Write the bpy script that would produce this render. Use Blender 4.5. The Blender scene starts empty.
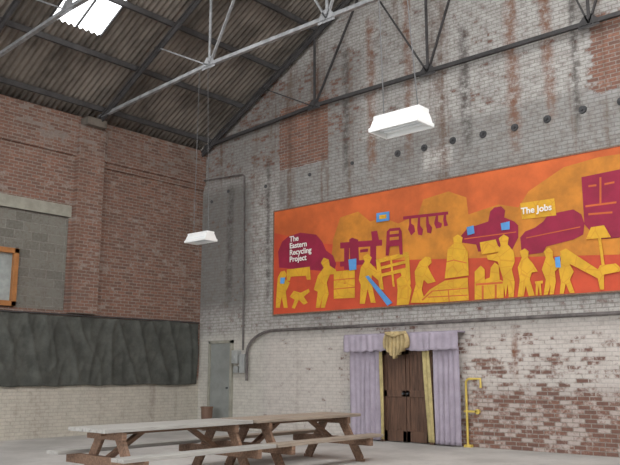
import bpy, math, random, bmesh
from mathutils import Vector, Matrix, noise as mn
random.seed(4)
D=bpy.data; COL=bpy.context.scene.collection
bpy.context.scene.view_settings.view_transform='Standard'

# ------------------------------------------------------------------ helpers
def new_mat(name):
    m=D.materials.new(name); m.use_nodes=True
    nt=m.node_tree; b=nt.nodes['Principled BSDF']
    return m,nt,b
def N(nt,t,**kw):
    n=nt.nodes.new(t)
    for k,v in kw.items(): setattr(n,k,v)
    return n
def mth(nt,op,a,b=None,c=None,clamp=False):
    n=N(nt,'ShaderNodeMath',operation=op); n.use_clamp=clamp
    for i,v in enumerate((a,b,c)):
        if v is None: continue
        if isinstance(v,(int,float)): n.inputs[i].default_value=v
        else: nt.links.new(v,n.inputs[i])
    return n.outputs[0]
def mixc(nt,fac,a,b,mode='MIX'):
    n=N(nt,'ShaderNodeMix',data_type='RGBA',blend_type=mode)
    for i,v in ((0,fac),(6,a),(7,b)):
        if isinstance(v,(int,float)): n.inputs[i].default_value=v
        elif isinstance(v,tuple): n.inputs[i].default_value=(*v,1)
        else: nt.links.new(v,n.inputs[i])
    return n.outputs[2]
def mixf(nt,fac,a,b):
    n=N(nt,'ShaderNodeMix',data_type='FLOAT')
    for i,v in ((0,fac),(2,a),(3,b)):
        if isinstance(v,(int,float)): n.inputs[i].default_value=v
        else: nt.links.new(v,n.inputs[i])
    return n.outputs[0]
def noise(nt,vec,scale,detail=4,rough=.6):
    n=N(nt,'ShaderNodeTexNoise'); n.inputs['Scale'].default_value=scale
    n.inputs['Detail'].default_value=detail; n.inputs['Roughness'].default_value=rough
    nt.links.new(vec,n.inputs['Vector']); return n.outputs['Fac']
def sstep(nt,v,a,b):
    n=N(nt,'ShaderNodeMapRange',interpolation_type='SMOOTHSTEP')
    nt.links.new(v,n.inputs[0]); n.inputs[1].default_value=a; n.inputs[2].default_value=b
    return n.outputs[0]
def simple(name,col,rough=.7,var=.25,scale=3,stretch=(1,1,1),metal=0,bump=0):
    m,nt,b=new_mat(name)
    tc=N(nt,'ShaderNodeTexCoord'); mp=N(nt,'ShaderNodeMapping'); mp.inputs['Scale'].default_value=stretch
    nt.links.new(tc.outputs['Object'],mp.inputs[0])
    f=noise(nt,mp.outputs[0],scale,5,.65)
    c0=tuple(x*(1-var) for x in col); c1=tuple(min(1,x*(1+var)) for x in col)
    nt.links.new(mixc(nt,sstep(nt,f,.3,.7),c0,c1),b.inputs['Base Color'])
    b.inputs['Roughness'].default_value=rough; b.inputs['Metallic'].default_value=metal
    if bump:
        bp=N(nt,'ShaderNodeBump'); bp.inputs['Strength'].default_value=bump; bp.inputs['Distance'].default_value=.02
        nt.links.new(f,bp.inputs['Height']); nt.links.new(bp.outputs[0],b.inputs['Normal'])
    return m

def brick_mat(name,axis,zones,stains=0.5,bw=.235,bh=.082,c1=(.36,.13,.075),c2=(.17,.075,.05),mort=(.30,.25,.20),
              grime=.35,upper=None,stain_col=(.13,.07,.045),streaks=(),clean_below=None):
    """zones: list of (a0,a1,z0,z1,soft,cover,paintcolor)  a = coordinate along the wall, metres"""
    m,nt,b=new_mat(name)
    tc=N(nt,'ShaderNodeTexCoord'); sp=N(nt,'ShaderNodeSeparateXYZ'); nt.links.new(tc.outputs['Object'],sp.inputs[0])
    A=sp.outputs[axis]; Z=sp.outputs['Z']
    cv=N(nt,'ShaderNodeCombineXYZ'); nt.links.new(A,cv.inputs[0]); nt.links.new(Z,cv.inputs[1]); V=cv.outputs[0]
    def brick(ca,cb,cm,ms=.011):
        n=N(nt,'ShaderNodeTexBrick'); nt.links.new(V,n.inputs['Vector'])
        n.inputs['Color1'].default_value=(*ca,1); n.inputs['Color2'].default_value=(*cb,1); n.inputs['Mortar'].default_value=(*cm,1)
        n.inputs['Scale'].default_value=1; n.inputs['Mortar Size'].default_value=ms
        n.inputs['Mortar Smooth'].default_value=.3
        n.inputs['Brick Width'].default_value=bw; n.inputs['Row Height'].default_value=bh
        return n
    bc=brick(c1,c2,mort); rnd=brick((0,0,0),(1,1,1),(.6,.6,.6),.012)
    n1=noise(nt,V,1.0,6,.7); n2=noise(nt,V,5.5,6,.75); n3=noise(nt,V,.5,4,.6); n4=noise(nt,V,16,4,.7)
    wob=mth(nt,'MULTIPLY',mth(nt,'SUBTRACT',n1,.5),.9)
    cover=None; pc=None
    for i,(a0,a1,z0,z1,s,cvr,col) in enumerate(zones):
        if i==0: cover=cvr; pc=col; continue
        w=mth(nt,'MULTIPLY',wob,min(1,s*2))
        Aw=mth(nt,'ADD',A,w); Zw=mth(nt,'ADD',Z,w)
        k=mth(nt,'MULTIPLY',mth(nt,'MULTIPLY',sstep(nt,Aw,a0-s,a0+s),sstep(nt,Aw,a1+s,a1-s)),
                  mth(nt,'MULTIPLY',sstep(nt,Zw,z0-s,z0+s),sstep(nt,Zw,z1+s,z1-s)))
        cover=mixf(nt,k,cover,cvr); pc=mixc(nt,k,pc,col)
    field=mth(nt,'ADD',mth(nt,'ADD',mth(nt,'MULTIPLY',n1,.44),mth(nt,'MULTIPLY',n2,.40)),mth(nt,'MULTIPLY',rnd.outputs['Color'],.16))
    th=mixf(nt,cover,.28,.76)
    mask=sstep(nt,mth(nt,'SUBTRACT',th,field),-.045,.05)
    # lime-washed dado is less grimy than the sooty upper wall
    cl=1.0 if clean_below is None else mixf(nt,sstep(nt,Z,clean_below-.1,clean_below+.1),.42,1.0)
    def dm(x,k): return mth(nt,'MULTIPLY',mth(nt,'MULTIPLY',x,k),cl)
    brickc=mixc(nt,mth(nt,'MULTIPLY',sstep(nt,n4,.35,.7),.5),bc.outputs['Color'],(.10,.07,.06))
    pcv=mixc(nt,dm(sstep(nt,n2,.40,.68),.55),pc,(.15,.12,.10))
    pcv=mixc(nt,dm(sstep(nt,n4,.5,.7),.35),pcv,(.17,.13,.11))
    pcv=mixc(nt,dm(bc.outputs['Fac'],.45),pcv,(.11,.10,.09))
    pcv=mixc(nt,dm(rnd.outputs['Color'],.14),pcv,(.16,.13,.11))
    col=mixc(nt,mth(nt,'MULTIPLY',mask,.93),brickc,pcv)
    # damp / rust runs down the wall
    sv=N(nt,'ShaderNodeMapping'); sv.inputs['Scale'].default_value=(1.5,.09,1); nt.links.new(V,sv.inputs[0])
    st=sstep(nt,noise(nt,sv.outputs[0],1,6,.62),.51,.67)
    st=mth(nt,'MULTIPLY',st,sstep(nt,n2,.25,.6))
    if upper is not None: st=mth(nt,'MULTIPLY',st,mixf(nt,sstep(nt,Z,upper-.5,upper+.5),.25,1.0))
    col=mixc(nt,mth(nt,'MULTIPLY',st,stains),col,stain_col)
    for (a,wd,z0,z1,sc) in streaks:   # individual rust runs below leaking bolts
        aw=mth(nt,'ABSOLUTE',mth(nt,'ADD',mth(nt,'SUBTRACT',A,a),mth(nt,'MULTIPLY',wob,.25)))
        k=mth(nt,'MULTIPLY',sstep(nt,aw,wd,wd*.15),mth(nt,'MULTIPLY',sstep(nt,Z,z0,z0+1),sstep(nt,Z,z1,z1-.6)))
        k=mth(nt,'MULTIPLY',k,sstep(nt,n2,.3,.6)); col=mixc(nt,mth(nt,'MULTIPLY',k,.75),col,sc)
    dk=sstep(nt,n3,.5,.75); col=mixc(nt,dm(dk,grime),col,(.10,.09,.085))
    nt.links.new(col,b.inputs['Base Color']); b.inputs['Roughness'].default_value=.9
    bp=N(nt,'ShaderNodeBump'); bp.inputs['Strength'].default_value=.6; bp.inputs['Distance'].default_value=.015
    h=mth(nt,'ADD',mth(nt,'MULTIPLY',bc.outputs['Fac'],-1),mth(nt,'MULTIPLY',n2,.6))
    nt.links.new(h,bp.inputs['Height']); nt.links.new(bp.outputs[0],b.inputs['Normal'])
    return m

def mesh_obj(name,verts,faces,mats,fm=None,smooth=False,parent=None):
    me=D.meshes.new(name); me.from_pydata([tuple(v) for v in verts],[],faces); 
    for m in (mats if isinstance(mats,list) else [mats]): me.materials.append(m)
    if fm: 
        for p,i in zip(me.polygons,fm): p.material_index=i
    if smooth:
        for p in me.polygons: p.use_smooth=True
    me.update(); o=D.objects.new(name,me); COL.objects.link(o)
    if parent: o.parent=parent
    return o
def empty(name,loc=(0,0,0)):
    o=D.objects.new(name,None); COL.objects.link(o); o.location=loc; o.empty_display_size=.2; return o
class Geo:
    def __init__(s): s.v=[]; s.f=[]; s.m=[]
    def box(s,lo,hi,mi=0,M=None,taper=None):
        x0,y0,z0=lo; x1,y1,z1=hi
        vs=[(x0,y0,z0),(x1,y0,z0),(x1,y1,z0),(x0,y1,z0),(x0,y0,z1),(x1,y0,z1),(x1,y1,z1),(x0,y1,z1)]
        if M is not None: vs=[tuple(M@Vector(p)) for p in vs]
        n=len(s.v); s.v+=vs
        for q in ((0,3,2,1),(4,5,6,7),(0,1,5,4),(1,2,6,5),(2,3,7,6),(3,0,4,7)):
            s.f.append(tuple(n+i for i in q)); s.m.append(mi)
    def beam(s,p0,p1,w,h,mi=0,up=Vector((0,0,1))):
        p0=Vector(p0);p1=Vector(p1); d=(p1-p0); L=d.length; d.normalize()
        if abs(d.dot(up))>.98: up=Vector((0,1,0))
        x=d.cross(up).normalized(); z=x.cross(d).normalized()
        M=Matrix(((x.x,d.x,z.x,p0.x),(x.y,d.y,z.y,p0.y),(x.z,d.z,z.z,p0.z),(0,0,0,1)))
        s.box((-w/2,0,-h/2),(w/2,L,h/2),mi,M)
    def angle(s,p0,p1,w,t,mi=0,side=1):
        # double-angle (T) section: flange + web
        p0=Vector(p0);p1=Vector(p1)
        s.beam(p0,p1,w,t,mi); d=(p1-p0).normalized(); up=Vector((0,0,1))
        if abs(d.z)>.98: up=Vector((0,1,0))
        x=d.cross(up).normalized(); z=x.cross(d).normalized()
        o=z*(-w/2*side); s.beam(p0+o,p1+o,t*1.6,w,mi)
    def cyl(s,p0,p1,r0,r1=None,mi=0,n=12,cap=True):
        r1=r0 if r1 is None else r1
        p0=Vector(p0);p1=Vector(p1); d=(p1-p0).normalized(); up=Vector((0,0,1)) if abs(d.z)<.95 else Vector((1,0,0))
        x=d.cross(up).normalized(); y=d.cross(x)
        b=len(s.v)
        for p,r in ((p0,r0),(p1,r1)):
            for i in range(n):
                a=2*math.pi*i/n; s.v.append(tuple(p+x*math.cos(a)*r+y*math.sin(a)*r))
        for i in range(n):
            j=(i+1)%n; s.f.append((b+i,b+j,b+n+j,b+n+i)); s.m.append(mi)
        if cap:
            s.f.append(tuple(b+i for i in range(n))[::-1]); s.f.append(tuple(b+n+i for i in range(n))); s.m+= [mi,mi]
    def poly(s,pts,mi=0):
        n=len(s.v); s.v+=pts; s.f.append(tuple(range(n,n+len(pts)))); s.m.append(mi)
    def obj(s,name,mats,parent=None,bevel=0,smooth=False):
        o=mesh_obj(name,s.v,s.f,mats,s.m,smooth,parent)
        if bevel:
            b=o.modifiers.new('bevel','BEVEL'); b.width=bevel; b.segments=2; b.limit_method='ANGLE'
        return o
def tube(name,pts,r,mat,parent=None,bez=False):
    cu=D.curves.new(name,'CURVE'); cu.dimensions='3D'; cu.bevel_depth=r; cu.bevel_resolution=3
    sp=cu.splines.new('POLY'); sp.points.add(len(pts)-1)
    for p,q in zip(sp.points,pts): p.co=(*q,1)
    cu.materials.append(mat); o=D.objects.new(name,cu); COL.objects.link(o)
    if parent: o.parent=parent
    return o

# ------------------------------------------------------------------ materials
RUST=(.20,.085,.045); SOOT=(.07,.06,.055)
m_gable=brick_mat('gable_brick_paint','X',[
    (0,0,0,0,1,.68,(.48,.475,.45)),
    (-1,2.1,3.2,6.8,.35,.74,(.21,.22,.21)),          # dark grey painted strip by the corner
    (-1,6,6.9,9.5,.3,.58,(.30,.30,.285)),
    (6,12.5,7.0,14,.5,.68,(.51,.505,.48)),
    (3.1,30,5.6,7.05,.12,.88,(.34,.345,.33)),          # rendered grey ring-beam band
    (-1,2.6,-1,2.5,.25,.92,(.60,.58,.52)),             # whitewashed dado
    (2.6,5.4,-1,2.5,.3,.74,(.63,.59,.54)),
    (5.2,30,1.1,2.5,.35,.60,(.63,.585,.54)),
    (8.4,30,-1,1.15,.3,.40,(.50,.43,.39)),
    (3.12,4.8,6.85,8.55,.04,.02,(.4,.4,.4)),           # patch of newer red brick
    (11.6,30,6.9,8.5,.2,.22,(.4,.4,.4)),
    (7.65,8.4,6.02,6.5,.08,.95,(.58,.57,.54)),         # pale repair patch over the mural
    ],stains=.85,c1=(.31,.14,.09),c2=(.19,.10,.075),mort=(.31,.27,.235),upper=5.4,grime=.4,clean_below=2.55,
    streaks=[(9.95,.24,5.7,12,RUST),(10.75,.18,6.2,12,RUST),(7.3,.17,6.0,11,RUST),(8.8,.2,5.9,9.5,SOOT),(11.3,.12,5.8,9.5,SOOT),
             (5.4,.16,5.8,10,SOOT),(6.2,.2,5.8,10.5,RUST),(2.7,.12,3,7.5,SOOT),(9.7,.10,1,2.6,RUST),(1.2,.2,3,7,SOOT)])
m_left=brick_mat('left_wall_brick','Y',[
    (0,0,0,0,1,.29,(.30,.26,.23)),
    (-40,1,-1,1.3,.12,1.0,(.56,.53,.455)),
    (-40,1,6.9,9,.2,.36,(.25,.21,.185)),
    ],stains=.3,c1=(.29,.135,.09),c2=(.17,.095,.07),mort=(.30,.255,.215),grime=.3,clean_below=1.3)
m_block=brick_mat('grey_blockwork','Y',[(0,0,0,0,1,.4,(.20,.20,.17))],stains=.2,bw=.44,bh=.22,
    c1=(.22,.215,.185),c2=(.16,.16,.135),mort=(.27,.26,.23))
m_lint=simple('concrete_lintel',(.30,.29,.24),.9,.15,4,bump=.2)
m_pad=simple('dirty_padstone',(.14,.12,.10),.9,.2,4,bump=.2)
m_roof=simple('asbestos_sheet',(.15,.13,.11),.9,.45,1.2,(.6,1.5,1),bump=.1)
m_purlin=simple('dark_steel',(.05,.047,.047),.7,.3,4)
m_tie=simple('pale_painted_steel',(.24,.245,.25),.55,.3,6)
m_floor,nt,b=new_mat('worn_concrete')
tc=N(nt,'ShaderNodeTexCoord'); f1=noise(nt,tc.outputs['Object'],.6,6,.65); f2=noise(nt,tc.outputs['Object'],7,5,.7)
c=mixc(nt,sstep(nt,f1,.35,.65),(.40,.39,.37),(.54,.525,.50)); c=mixc(nt,mth(nt,'MULTIPLY',sstep(nt,f2,.5,.75),.35),c,(.28,.27,.26))
nt.links.new(c,b.inputs['Base Color']); b.inputs['Roughness'].default_value=.75
m_white=simple('white_enamel',(.86,.87,.86),.35,.02,3)
m_diff=simple('lamp_diffuser',(.70,.73,.75),.5,.05,3)
m_wire=simple('wire_dark',(.10,.10,.10),.5,.2,3)
m_pipe=simple('old_pipe',(.12,.105,.10),.55,.4,5)
m_wood_dark=simple('brown_stained_timber',(.20,.12,.078),.6,.35,5,(6,.6,6),bump=.2)
m_top=simple('weathered_table_boards',(.32,.265,.21),.65,.25,4,(8,.5,8),bump=.2)
m_top2=simple('grey_table_boards',(.37,.36,.335),.6,.15,4,(8,.5,8),bump=.2)
m_door=simple('brown_door',(.11,.058,.036),.6,.35,4,(6,6,.6),bump=.2)
m_lav=simple('lavender_cloth',(.37,.325,.385),.9,.12,3)
m_gold=simple('gold_cloth',(.44,.34,.17),.75,.25,5)
m_yel=simple('yellow_cloth',(.45,.37,.17),.8,.2,5)
m_yp=simple('yellow_paint',(.62,.46,.10),.5,.15,5)
m_drape=simple('dark_green_drape',(.072,.075,.066),.95,.3,3.0,bump=.3)
m_fr=simple('orange_brown_frame',(.36,.15,.045),.5,.2,5)
m_glass=simple('dusty_pane',(.30,.33,.32),.3,.2,3)
m_gdoor=simple('grey_flush_door',(.24,.25,.235),.7,.12,3)
m_box=simple('grey_switchgear',(.33,.34,.33),.5,.15,4)
m_bin=simple('brown_bin',(.16,.09,.06),.6,.2,4)
m_bolt=simple('iron_plate',(.05,.05,.052),.6,.3,6)
m_red=simple('mural_red',(.54,.07,.026),.7,.16,1.2)
m_or=simple('mural_orange',(.58,.12,.028),.7,.22,.9)
m_y=simple('mural_yellow',(.66,.36,.022),.7,.13,2.2)
# drawn brown detail lines over the yellow figures
nt=m_y.node_tree; b=nt.nodes['Principled BSDF']; src=b.inputs['Base Color'].links[0].from_socket
tc=N(nt,'ShaderNodeTexCoord'); vo=N(nt,'ShaderNodeTexVoronoi',feature='DISTANCE_TO_EDGE'); vo.inputs['Scale'].default_value=3.6
nt.links.new(tc.outputs['Object'],vo.inputs['Vector'])
nt.links.new(mixc(nt,mth(nt,'MULTIPLY',sstep(nt,vo.outputs['Distance'],.04,.015),.3),src,(.50,.13,.01)),b.inputs['Base Color'])
m_oc=simple('mural_ochre',(.54,.20,.022),.7,.25,1.3)
m_mag=simple('mural_maroon',(.28,.012,.045),.7,.15,2)
m_blue=simple('mural_blue',(.10,.30,.62),.7,.15,2)
m_wt=simple('mural_white',(.85,.83,.78),.7,.03,2)

# ------------------------------------------------------------------ shell
W=23.4; RX=11.7; EZ=8.0; SL=.543; YB=-25.0; RZ=EZ+SL*RX
def rz(x): return EZ+SL*(x if x<=RX else W-x)
mesh_obj('floor',[(0,YB,0),(W,YB,0),(W,0,0),(0,0,0),(0,YB,-.2),(W,YB,-.2),(W,0,-.2),(0,0,-.2)],[(0,1,2,3),(7,6,5,4)],m_floor)
g=Geo()
out=[(0,0),(W,0),(W,EZ),(RX,RZ),(0,EZ)]
g.poly([(x,0,z) for x,z in out]); g.poly([(x,.35,z) for x,z in out][::-1]); g.obj('wall_gable',m_gable)
# left wall with window / infill opening, pilasters, corbelled head
g=Geo()
op0,op1,oz0,oz1=-7.25,-4.33,3.0,5.33
def lw(y0,y1,z0,z1): g.box((-.35,y0,z0),(0,y1,z1))
lw(YB,op0,0,EZ); lw(op1,0,0,EZ); lw(op0,op1,0,oz0); lw(op0,op1,oz1,EZ)
for pc in (-3.88,-7.65,-11.4,-15.1):                # brick piers below each truss
    g.box((0,pc-.38,2.95),(.16,pc+.38,7.75))
g.box((0,-3.5,6.93),(.10,0,EZ-.05))                  # oversailing courses
g.box((0,-3.5,6.78),(.05,0,6.93))
g.box((0,-7.27,6.93),(.06,-4.26,EZ-.05))
g.obj('wall_left',m_left)
g=Geo(); g.box((-.3,op0,oz0),(-.05,op1,oz1)); g.obj('wall_left_infill',m_block)
g=Geo(); g.box((-.1,-7.25,5.33),(.03,-4.30,5.62)); g.obj('trim_lintel',m_lint)
g=Geo()
for pc in (-3.88,-7.65,-11.4,-15.1): g.box((0,pc-.28,7.75),(.34,pc+.28,7.95))
g.obj('trim_padstones',m_pad)
g=Geo(); g.box((W,YB,0),(W+.3,0,EZ)); g.obj('wall_right',m_left)
win=empty('window_1',(0,0,0)); g=Geo()
y0,y1,z0,z1=-7.2,-5.62,3.02,4.37; fw=.12
def wb(a,b_,c_,d_,t=.08): g.box((-.05,a,c_),(t,b_,d_))
wb(y0,y0+fw,z0,z1); wb(y1-fw,y1,z0,z1); wb(y0,y1,z0,z0+fw); wb(y0,y1,z1-fw,z1); wb((y0+y1)/2-.03,(y0+y1)/2+.03,z0,z1,.05)
g.obj('frame',m_fr,win,.008); g=Geo(); g.box((-.05,y0+.05,z0+.05),(-.02,y1-.05,z1-.05)); g.obj('pane',m_glass,win)

# corrugated roof with roof-lights left open in the sheeting
lights_L=[(-6.35,-5.05,2.1,6.6),(-13.6,-12.2,3,9),(-19,-17,3,9)]
lights_R=[(-5.5,-3.5,13.2,20),(-10,-8,13.2,20),(-14.5,-12.5,13.2,20),(-19,-17,13.2,20)]
g=Geo(); per=.15; k=6; amp=.028
def sheet(xa,xb,ya,yb):
    n=max(1,round((yb-ya)/per*k)); b=len(g.v)
    for i in range(n+1):
        y=ya+(yb-ya)*i/n; dz=amp*math.sin(2*math.pi*y/per)
        for x in (xa,xb): g.v.append((x,y,rz(x)+dz+.15))
    for i in range(n):
        g.f.append((b+2*i,b+2*i+1,b+2*i+3,b+2*i+2)); g.m.append(0)
def slope(xa,xb,lts):
    ys=YB
    for (a,b_,x0,x1) in sorted(lts):
        sheet(xa,xb,ys,a); sheet(xa,x0,a,b_); sheet(x1,xb,a,b_); ys=b_
    sheet(xa,xb,ys,.3)
slope(-.3,RX,lights_L); slope(RX,W+.3,lights_R)
g.obj('ceiling',m_roof,smooth=True)
gm,nt,b=new_mat('rooflight_sheet'); b.inputs['Base Color'].default_value=(.9,.93,.95,1); b.inputs['Alpha'].default_value=.06; b.inputs['Roughness'].default_value=.3
for i,(a,b_,x0,x1) in enumerate(lights_L+lights_R):
    w=empty('window_%d'%(i+2)); q=Geo()
    for y in (a,(a+b_)/2,b_): q.beam((x0,y,rz(x0)+.12),(x1,y,rz(x1)+.12),.03,.05)
    q.obj('bars',m_purlin,w)
    q=Geo(); q.poly([(x0,a,rz(x0)+.18),(x1,a,rz(x1)+.18),(x1,b_,rz(x1)+.18),(x0,b_,rz(x0)+.18)]); q.obj('sheet',gm,w)
g=Geo()
for i in range(9):
    x=.35+i*1.38
    for xx in (x,W-x):
        g.beam((xx,YB,rz(xx)+.03),(xx,-.02,rz(xx)+.03),.07,.13)
g.obj('roof_purlins',m_purlin)

# ------------------------------------------------------------------ trusses
def truss(y,mats):
    t=empty('roof_truss',(0,0,0)); q=Geo(); TZ=8.28
    def rp(x,o=.14): return (x,y,rz(x)-o)
    q.angle(rp(.05),rp(RX),.13,.025,1); q.angle(rp(W-.05),rp(RX),.13,.025,1)
    q.angle((.2,y,8.02),(4.5,y,TZ),.085,.02,0,-1); q.angle((4.5,y,TZ),(W-4.5,y,TZ),.085,.02,0,-1); q.angle((W-.2,y,8.02),(W-4.5,y,TZ),.085,.02,0,-1)
    nodes=[4.5,7.95,11.7,15.45,18.9]
    for x in nodes:
        q.beam((x,y,TZ),rp(x),.06,.03,0)
    def st(xa,xb): q.beam((xa,y,TZ),rp(xb),.06,.03,0)
    st(4.5,2.6); st(4.5,6.2); st(7.95,6.2); st(7.95,9.9); st(11.7,9.9)
    st(W-4.5,W-2.6); st(W-4.5,W-6.2); st(W-7.95,W-6.2); st(W-7.95,W-9.9); st(11.7,W-9.9)
    for x in nodes:                                       # gusset plates with bolts
        q.poly([(x-.22,y-.03,TZ-.07),(x+.22,y-.03,TZ-.07),(x+.2,y-.03,TZ+.06),(x+.07,y-.03,TZ+.2),(x-.07,y-.03,TZ+.2),(x-.2,y-.03,TZ+.06)],0)
        for dx,dz in ((-.14,0),(-.05,0),(.05,0),(.14,0),(0,.1)): q.cyl((x+dx,y-.03,TZ+dz),(x+dx,y-.05,TZ+dz),.018,mi=0,n=8)
    for x in (2.6,6.2,9.9):
        for X in (x,W-x):
            z=rz(X)-.16; q.box((X-.12,y-.03,z-.1),(X+.12,y-.02,z+.06),1)
    q.obj('members',mats,t)
truss(-3.75,[m_tie,m_purlin]); truss(-7.3,[m_tie,m_purlin]); truss(-10.9,[m_tie,m_purlin]); truss(-14.6,[m_tie,m_purlin])
truss(-.16,[m_purlin,m_purlin])

# ------------------------------------------------------------------ mural (board + painted shapes, wall-plane metres)
def mp(a,b):   # squared-up cartoon grid -> metres on the gable wall (plane homography)
    q=326.3+.1358*b+.6613*a
    return (16.88+14.38*(-700.9-.1197*b+.7501*a)/q, 1.5+14.38*(366.8-.9835*b)/q)
MX0,MX1,MZ0,MZ1=3.0,13.4,3.0,5.72
mural=empty('mural',(0,0,0))
g=Geo(); g.box((MX0,-.07,MZ0),(MX1,-.004,MZ1)); g.obj('board',m_red,mural)
g=Geo(); e=.03
g.box((MX0-e,-.085,MZ0-e),(MX1+e,-.004,MZ0)); g.box((MX0-e,-.085,MZ1),(MX1+e,-.004,MZ1+e)); g.box((MX0-e,-.085,MZ0),(MX0,-.004,MZ1)); g.box((MX1,-.085,MZ0),(MX1+e,-.004,MZ1))
g.obj('edge',m_wood_dark,mural)
ART='''C 333,262 335,240 342,218 360,212 372,222 385,218 400,224 420,215 425,200 450,192 468,198 470,215 500,205 520,208 530,192 565,168 600,158 620,155 640,150 640,250 620,255
M 281,268 280,252 284,242 290,237 302,233 318,235 324,242 328,251 335,256 338,264 336,272
M 342,243 384,240 384,246 342,249
M 346,248 351,248 351,270 346,270
M 372,246 378,246 378,266 372,267
M 351,240 354,238 360,240 361,262 356,270 352,262
M 373,232 379,231 381,241 374,242
M 342,262 384,259 384,263 342,267
M 362,250 370,249 370,252 362,253
M 405,217 450,212 450,215 405,220
M 411,218 413,218 413,224 416,226 417,232 413,236 410,230 411,225
M 420,217 422,217 422,226 425,230 424,236 420,235 419,229
M 428,216 430,216 431,224 434,228 433,234 429,233 428,226
M 438,215 440,215 440,222 444,224 443,228 438,229 436,224
M 446,214 448,214 448,220 450,226 446,227 445,220
M 463,243 463,236 470,228 478,226 490,222 492,212 496,208 503,207 507,211 506,218 516,222 520,226 520,238 514,250 500,252 480,252 478,245
M 523,250 522,238 527,232 537,228 545,222 550,215 575,210 583,215 586,224 585,235 575,240 548,247 545,253 530,255
M 583,178 622,170 622,238 600,240 586,225
O 587,206 618,202 618,204 587,208
O 601,178 603,178 603,204 601,204
O 590,186 598,185 598,187 590,188
O 606,184 616,182 616,184 606,186
O 590,214 614,212 614,214 590,216
O 466,239 518,232 518,233 466,240
O 528,238 582,227 582,228 528,239
Y 522,204 556,199 558,216 524,220
Y 280,278 283,272 287,271 289,275 287,279 292,283 290,288 288,292 290,308 286,308 284,297 282,308 278,308 279,290
Y 289,270 312,267 313,280 309,280 308,276 293,277 292,281 289,281
Y 292,297 296,291 303,293 311,289 312,292 306,297 310,303 306,305 301,300 297,309 294,308 297,300
Y 318,308 320,292 316,290 320,276 326,268 323,263 326,258 331,260 332,266 338,270 339,274 332,275 329,283 331,294 327,308 323,308 325,296 322,308
Y 336,272 357,270 357,298 336,299
O 336,280 357,278 357,279 336,281
O 336,289 357,287 357,288 336,290
O 346,283 348,283 348,284 346,284
Y 362,304 363,285 361,280 363,268 367,262 365,257 370,254 374,258 372,263 377,268 384,278 381,281 374,275 374,284 378,303 373,303 370,289 367,304
Y 378,260 410,252 411,256 379,264
Y 379,268 411,260 411,263 379,271
Y 380,275 412,267 412,271 380,278
Y 378,260 382,259 386,290 382,290
Y 407,253 411,252 413,285 409,285
Y 392,257 394,256 397,287 395,287
M 389,232 392,229 402,228 404,232 405,255 402,255 401,246 392,247 391,256 388,256
C 392,232 401,231 401,234 392,235
C 392,238 401,237 401,240 392,241
Y 399,306 400,290 399,280 404,276 402,271 408,270 411,275 410,280 414,290 411,305
Y 413,303 418,285 417,272 422,262 428,257 433,258 434,263 430,267 434,275 438,282 430,284 426,280 424,290 428,303
Y 421,303 432,290 447,281 470,278 471,301 440,303
O 424,300 434,291 470,288 470,289 435,292 425,301
O 450,290 451,290 452,302 451,302
O 430,297 470,295 470,296 430,298
Y 447,279 449,262 450,250 456,244 455,238 460,235 465,238 464,244 470,252 471,276
O 449,262 456,260 469,263 469,264 456,261 449,263
Y 477,300 477,272 483,266 487,270 487,280 492,278 493,268 497,263 501,266 502,280 506,282 506,300
O 478,284 505,282 505,284 478,286
O 484,286 486,286 486,300 484,300
O 497,285 499,285 499,299 497,299
Y 482,243 498,240 500,246 503,249 503,252 484,255
Y 508,298 505,278 500,262 490,260 489,256 500,254 503,246 501,239 506,235 511,238 510,245 516,252 517,262 514,270 517,282 516,298 511,298 510,284
Y 520,299 522,280 520,268 524,258 522,252 527,249 531,252 530,258 535,264 540,272 534,273 532,280 537,298 531,298 528,286 526,299
Y 537,282 545,281 545,284 543,284 544,297 542,297 541,285 540,298 538,298 538,285
Y 546,297 548,280 544,270 548,258 546,252 551,248 555,252 555,258 561,268 557,272 558,282 556,296 552,297 553,285 550,297
Y 562,296 563,282 561,270 563,260 562,256 567,253 570,257 570,262 576,272 572,280 577,295 572,295 568,284 566,296
Y 562,252 568,249 600,270 602,266 618,264 622,268 622,272 606,275 606,290 602,290 600,279 577,267 566,262
Y 588,240 593,228 606,226 613,238
Y 600,238 603,238 607,268 604,268
B 351,260 359,259 359,270 352,271
B 368,277 371,276 395,303 390,307
B 469,228 476,226 477,234 470,236
B 503,224 512,222 512,230 504,231
B 557,258 562,257 563,268 558,268
B 283,278 288,278 287,284 283,284
B 379,214 392,212 392,221 379,223
Y 382,216 389,215 389,219 382,220'''
mats={'O':m_or,'M':m_mag,'Y':m_y,'C':m_oc,'B':m_blue}
keys=list(mats); g=Geo()
g.poly([(MX0+.01,-.071,5.71),(MX0+.01,-.071,5.15),(4.6,-.071,4.7),(6.8,-.071,4.3),(MX1-.01,-.071,4.0),(MX1-.01,-.071,5.71)],0)
dep=.072
for ln in ART.split('\n'):
    a=ln.split(); pts=[mp(*map(float,p.split(','))) for p in a[1:]]
    pts=[(min(max(x,MX0+.01),MX1),-dep,min(max(z,MZ0+.01),MZ1-.01)) for x,z in pts]
    g.poly(pts,keys.index(a[0])); dep+=.0005
g.obj('painted_shapes',[mats[k] for k in keys],mural)
def text(s,x,z,size,mat,sp=1.0):
    cu=D.curves.new('lettering','FONT'); cu.body=s; cu.size=size; cu.extrude=.002; cu.offset=.004; cu.space_line=sp
    cu.materials.append(mat); o=D.objects.new('lettering',cu); COL.objects.link(o)
    o.location=(x,-dep-.01,z); o.rotation_euler=(math.radians(90),0,0); o.parent=mural
text('The\nEastern\nRecycling\nProject',3.60,4.84,.20,m_wt,.88)
text('The Jobs',10.04,4.68,.185,m_wt)

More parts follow.
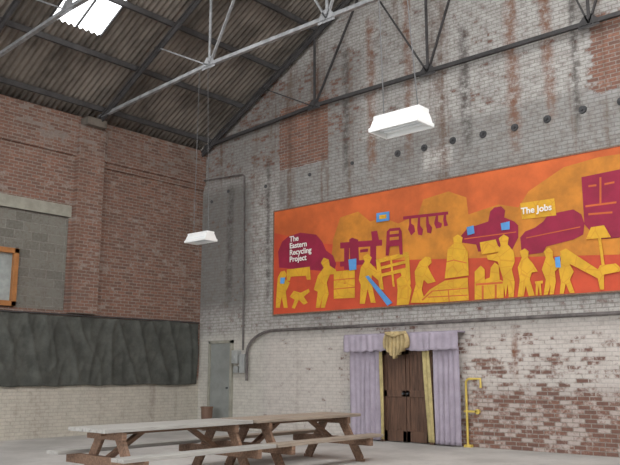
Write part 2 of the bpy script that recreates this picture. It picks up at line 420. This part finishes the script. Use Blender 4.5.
# ------------------------------------------------------------------ gable fittings
g=Geo()
for x in [6.96,7.7,8.45,9.2,9.94,10.66,11.4,12.15,12.9]:
    z=6.6+random.uniform(-.03,.03); g.cyl((x,-.004,z),(x,-.03,z),.085,.075,n=16); g.cyl((x,-.03,z),(x,-.07,z),.03,n=6)
for x,z in ((.4,6.4),(1.1,6.6),(2.6,6.5),(4.2,6.55),(5.6,6.6)): g.cyl((x,-.004,z),(x,-.02,z),.05,n=12)
g.obj('trim_tie_rod_plates',m_bolt)
pts=[(x,-.12,2.58) for x in (23,13,8,3.1)]
for i in range(1,9):
    a=math.pi/2*i/8; pts.append((3.1-1.02*math.sin(a)*1.0,-.12,2.58-.55*(1-math.cos(a))))
pts+=[(2.08,-.12,1.9),(2.08,-.12,1.3)]
tube('wall_pipe',pts,.038,m_pipe)
tube('conduit',[(.02,-.06,7.08),(1.74,-.06,6.98),(1.80,-.06,6.9),(1.86,-.06,2.1)],.022,m_pipe)
sw=empty('switchgear'); g=Geo()
g.box((1.52,-.16,1.75),(1.74,-.004,2.1)); g.box((1.8,-.14,1.5),(1.98,-.004,2.0)); g.box((1.55,-.12,1.5),(1.72,-.004,1.68)); g.box((1.6,-.19,1.85),(1.66,-.16,2.0))
g.obj('boxes',m_box,sw,.008)
d=empty('door_2'); g=Geo()
g.box((.56,-.05,.02),(1.36,-.004,2.3)); g.obj('leaf',m_gdoor,d,.005); g=Geo()
g.box((.48,-.08,.0),(.56,-.004,2.38)); g.box((1.36,-.08,0),(1.44,-.004,2.38)); g.box((.48,-.08,2.3),(1.44,-.004,2.38)); g.obj('frame',m_lint,d)
g=Geo(); g.cyl((1.26,-.05,1.1),(1.26,-.1,1.1),.025); g.obj('knob',m_bolt,d)
d=empty('door_1',(.1,0,0)); g=Geo()
for a,b_ in ((6.40,6.99),(7.01,7.6)):
    g.box((a,-.06,.02),(b_,-.005,2.05))
    for z0,z1 in ((.02,.25),(.98,1.12),(1.9,2.05)): g.box((a,-.085,z0),(b_,-.06,z1))
    for x0,x1 in ((a,a+.09),(b_-.09,b_)): g.box((x0,-.085,.02),(x1,-.06,2.05))
    n=4
    for i in range(1,n): xx=a+.09+(b_-a-.18)*i/n; g.box((xx-.008,-.068,.25),(xx+.008,-.06,1.9))
g.obj('leaves',m_door,d,.004); g=Geo()
g.box((6.3,-.12,0),(6.4,-.004,2.15)); g.box((7.6,-.12,0),(7.7,-.004,2.15)); g.box((6.3,-.12,2.05),(7.7,-.004,2.15)); g.obj('frame',m_wood_dark,d,.006)
g=Geo(); g.cyl((6.94,-.08,1.05),(6.94,-.14,1.05),.025); g.cyl((7.06,-.08,1.05),(7.06,-.14,1.05),.025); g.obj('handles',m_bolt,d)
def cloth(name,x0,x1,z0,z1,y,folds,amp,mat,parent,nz=24,axis='x',hem=.0,seed=0,shift=0,sag=0,wr=0,per=8):
    nx=folds*per; vs=[];fs=[]; rr=random.Random(seed); ph=[rr.uniform(-.8,.8) for _ in range(folds+2)]; hm=[rr.uniform(-1,1) for _ in range(folds*2+3)]
    def hn(u): i=int(u); f=u-i; f=f*f*(3-2*f); return hm[i]*(1-f)+hm[i+1]*f
    for j in range(nz+1):
        t=j/nz
        for i in range(nx+1):
            s=i/nx; xx=x0+(x1-x0)*s+shift*t
            am=amp*(.6+.4*hn(s*folds*.5))
            a=s*folds*2*math.pi+ph[int(s*folds)]*.5*math.sin(math.pi*((s*folds)%1))+.5*hn(s*folds*.7)*t*3
            yy=y-am*(.5+.5*math.sin(a))*(.55+.45*t)-.01*math.sin(5*t+s*9)
            zz=z1+(z0-z1)*t+hem*hn(s*folds*1.9)*t+sag*hn(s*folds*.9)*(1-t)
            if wr:
                q1=1-abs(mn.noise(Vector((xx*1.9+zz*.35,zz*.5,3)))); q2=1-abs(mn.noise(Vector((xx*3.2-zz*.9,zz*1.1,9))))
                yy-=wr*(q1**5+.45*q2**5)
            vs.append((xx,yy,zz) if axis=='x' else (-yy,xx,zz))
    for j in range(nz):
        for i in range(nx):
            q=j*(nx+1)+i; fs.append((q,q+1,q+nx+2,q+nx+1))
    o=mesh_obj(name,vs,fs,mat,None,True,parent); m=o.modifiers.new('t','SOLIDIFY'); m.thickness=.006; return o
cu=empty('door_curtain',(.1,0,0))
cloth('left_drape',5.5,6.40,.03,2.05,-.16,6,.10,m_lav,cu,seed=1)
cloth('right_drape',7.78,8.42,.03,2.05,-.16,5,.10,m_lav,cu,seed=2)
cloth('left_lining',6.38,6.46,.06,2.02,-.2,1,.05,m_yel,cu,seed=3,shift=.03)
cloth('right_lining',7.52,7.70,.06,2.02,-.2,2,.06,m_yel,cu,seed=4,shift=.1)
cloth('pelmet',5.44,8.48,1.98,2.36,-.30,18,.05,m_lav,cu,hem=.02,seed=5,nz=8)
g=Geo(); g.box((5.44,-.3,2.34),(8.48,-.004,2.38)); g.obj('pelmet_board',m_lav,cu)
sv=[];sf=[]; NR,NA=10,40
for j in range(NR+1):
    t=j/NR
    for i in range(NA+1):
        s=i/NA-.5
        x=6.98+s*(.50+.16*math.sin(t*2.6)); z=2.40-.60*t*(1-.55*abs(s)*1.5)
        y=-.40-.05*math.sin(i*1.05)*(.4+t)-.05*math.cos(s*3)
        sv.append((x,y,z))
for j in range(NR):
    for i in range(NA):
        q=j*(NA+1)+i; sf.append((q,q+1,q+NA+2,q+NA+1))
o=mesh_obj('swag',sv,sf,m_gold,None,True,cu); o.modifiers.new('t','SOLIDIFY').thickness=.01
tube('swag_tie',[(6.71,-.40,2.37),(6.85,-.48,2.34),(6.98,-.5,2.30),(7.11,-.48,2.34),(7.25,-.40,2.37)],.035,m_gold,cu)
pts=[(8.6,-.08,0),(8.6,-.08,1.28)]
for i in range(1,7): a=math.pi/2*i/6; pts.append((8.6+.1*(1-math.cos(a)),-.08,1.28+.1*math.sin(a)))
pts+=[(8.94,-.08,1.38),(8.94,-.08,1.2)]
yp=empty('yellow_standpipe'); tube('pipe',pts,.026,m_yp,yp)
g=Geo(); g.box((8.52,-.11,.0),(8.68,-.004,.05)); g.box((8.54,-.1,.70),(8.84,-.05,.74)); g.cyl((8.85,-.1,.72),(8.85,-.05,.72),.05,n=14); g.obj('brackets',m_yp,yp)

lc=empty('wall_drape')
cloth('cloth',-12.5,-.12,1.2,2.88,-.03,17,.03,m_drape,lc,axis='y',hem=.02,seed=9,nz=40,sag=.03,wr=.07,per=20)
tube('rail',[(.07,-12.5,2.9),(.07,-.1,2.9)],.02,m_purlin,lc)

g=Geo(); g.cyl((1.02,-.55,0),(1.02,-.55,.6),.13,.16,n=20,cap=False); g.cyl((1.02,-.55,.58),(1.02,-.55,.62),.17,.17,n=20); g.cyl((1.02,-.55,0),(1.02,-.55,.02),.13,.13,n=20)
g.obj('waste_bin',m_bin)

# ------------------------------------------------------------------ hanging lamps
def lamp(x,y,z,lean):
    p=empty('hanging_lamp',(x,y,z)); q=Geo(); L,Wd,H=.32,.17,.085
    q.box((-L,-Wd*.62,-.02),(L,Wd*.62,H))
    b=len(q.v)
    top=[(-L,-Wd*.7,.03),(L,-Wd*.7,.03),(L,Wd*.7,.03),(-L,Wd*.7,.03)]
    bot=[(-L-.01,-Wd,-H),(L+.01,-Wd,-H),(L+.01,Wd,-H),(-L-.01,Wd,-H)]
    q.v+=top+bot
    for i in range(4): j=(i+1)%4; q.f.append((b+i,b+j,b+4+j,b+4+i)); q.m.append(0)
    q.box((-L-.02,-Wd-.01,-H-.04),(L+.02,-Wd+.012,-H+.01)); q.box((-L-.02,Wd-.012,-H-.04),(L+.02,Wd+.01,-H+.01))
    q.box((-L-.02,-Wd,-H-.04),(-L+.004,Wd,-H+.01)); q.box((L-.004,-Wd,-H-.04),(L+.02,Wd,-H+.01))
    q.obj('housing',m_white,p,.004)
    q=Geo()
    for yy in (-.08,0,.08): q.cyl((-L+.03,yy,-.07),(L-.03,yy,-.07),.018)
    q.box((-L,-Wd*.9,-.05),(L,Wd*.9,-.04)); q.obj('tubes',m_diff,p)
    top=8.24-z
    for s in (-.24,.24): tube('wire',[(s,0,H),(s*.6+lean,0,top)],.007,m_wire,p)
lamp(12.05,-7.3,4.40,-.2); lamp(4.36,-3.75,4.40,-.05)

# ------------------------------------------------------------------ picnic tables
def picnic(cx,y0,y1,mt):
    p=empty('picnic_table',(0,0,0)); q=Geo(); H=.79
    n=5; wd=.86; bw=wd/n
    for i in range(n):
        a=cx-wd/2+i*bw+.006; q.box((a,y0,H-.05),(a+bw-.012,y1,H))
    q.obj('top',mt,p,.006); q=Geo()
    for s in (-1,1):
        for i in range(2):
            a=cx+s*.76-.14+i*.142; q.box((a,y0-.02,.41),(a+.134,y1+.02,.46))
    q.obj('bench_seats',mt,p,.006); q=Geo()
    for y in (y0+.32,y1-.32):
        q.box((cx-.41,y-.035,H-.16),(cx+.41,y+.035,H-.05))             # cleat under top
        q.box((cx-.90,y-.035,.28),(cx+.90,y+.035,.41))                 # bench bearer
        for s in (-1,1):                                                  # splayed legs
            q.beam((cx+s*.60,y+.06,.03),(cx+s*.17,y+.06,H-.05),.15,.055,0,Vector((0,1,0)))
            q.box((cx+s*.60-.09,y+.035,0),(cx+s*.60+.09,y+.085,.05))
        s=1 if y<(y0+y1)/2 else -1
        q.beam((cx,y,.36),(cx,y+s*.62,H-.06),.10,.06)                    # brace
    q.box((cx-.05,y0+.2,H-.11),(cx+.05,y1-.2,H-.05))
    q.obj('frame',m_wood_dark,p,.005)
picnic(7.9,-8.62,-5.98,m_top2); picnic(7.9,-5.9,-3.3,m_top)

# ------------------------------------------------------------------ light
w=D.worlds.new('overcast'); bpy.context.scene.world=w; w.use_nodes=True
bg=w.node_tree.nodes['Background']; bg.inputs[0].default_value=(.95,.97,1,1); bg.inputs[1].default_value=3.15
def area(name,loc,rot,sx,sy,e,col=(1,1,1)):
    l=D.lights.new(name,'AREA'); l.shape='RECTANGLE'; l.size=sx; l.size_y=sy; l.energy=e; l.color=col
    o=D.objects.new(name,l); COL.objects.link(o); o.location=loc; o.rotation_euler=rot
an=math.atan(SL)
for y in (-4.5,-9,-13.5,-18):
    area('rooflight_daylight',(16.6,y,rz(16.6)-.1),(0,an,0),6,2,480,(1,.99,.98))
area('rooflight_daylight',(4.2,-5.8,rz(4.2)-.1),(0,-an,0),4,1.1,65,(1,.99,.98))
cam=D.cameras.new('camera'); cam.sensor_width=36; cam.lens=763/620*36
co=D.objects.new('camera',cam); COL.objects.link(co); co.location=(16.88,-14.38,1.5); co.rotation_euler=(math.radians(100.43),0,math.radians(41.4))
bpy.context.scene.camera=co
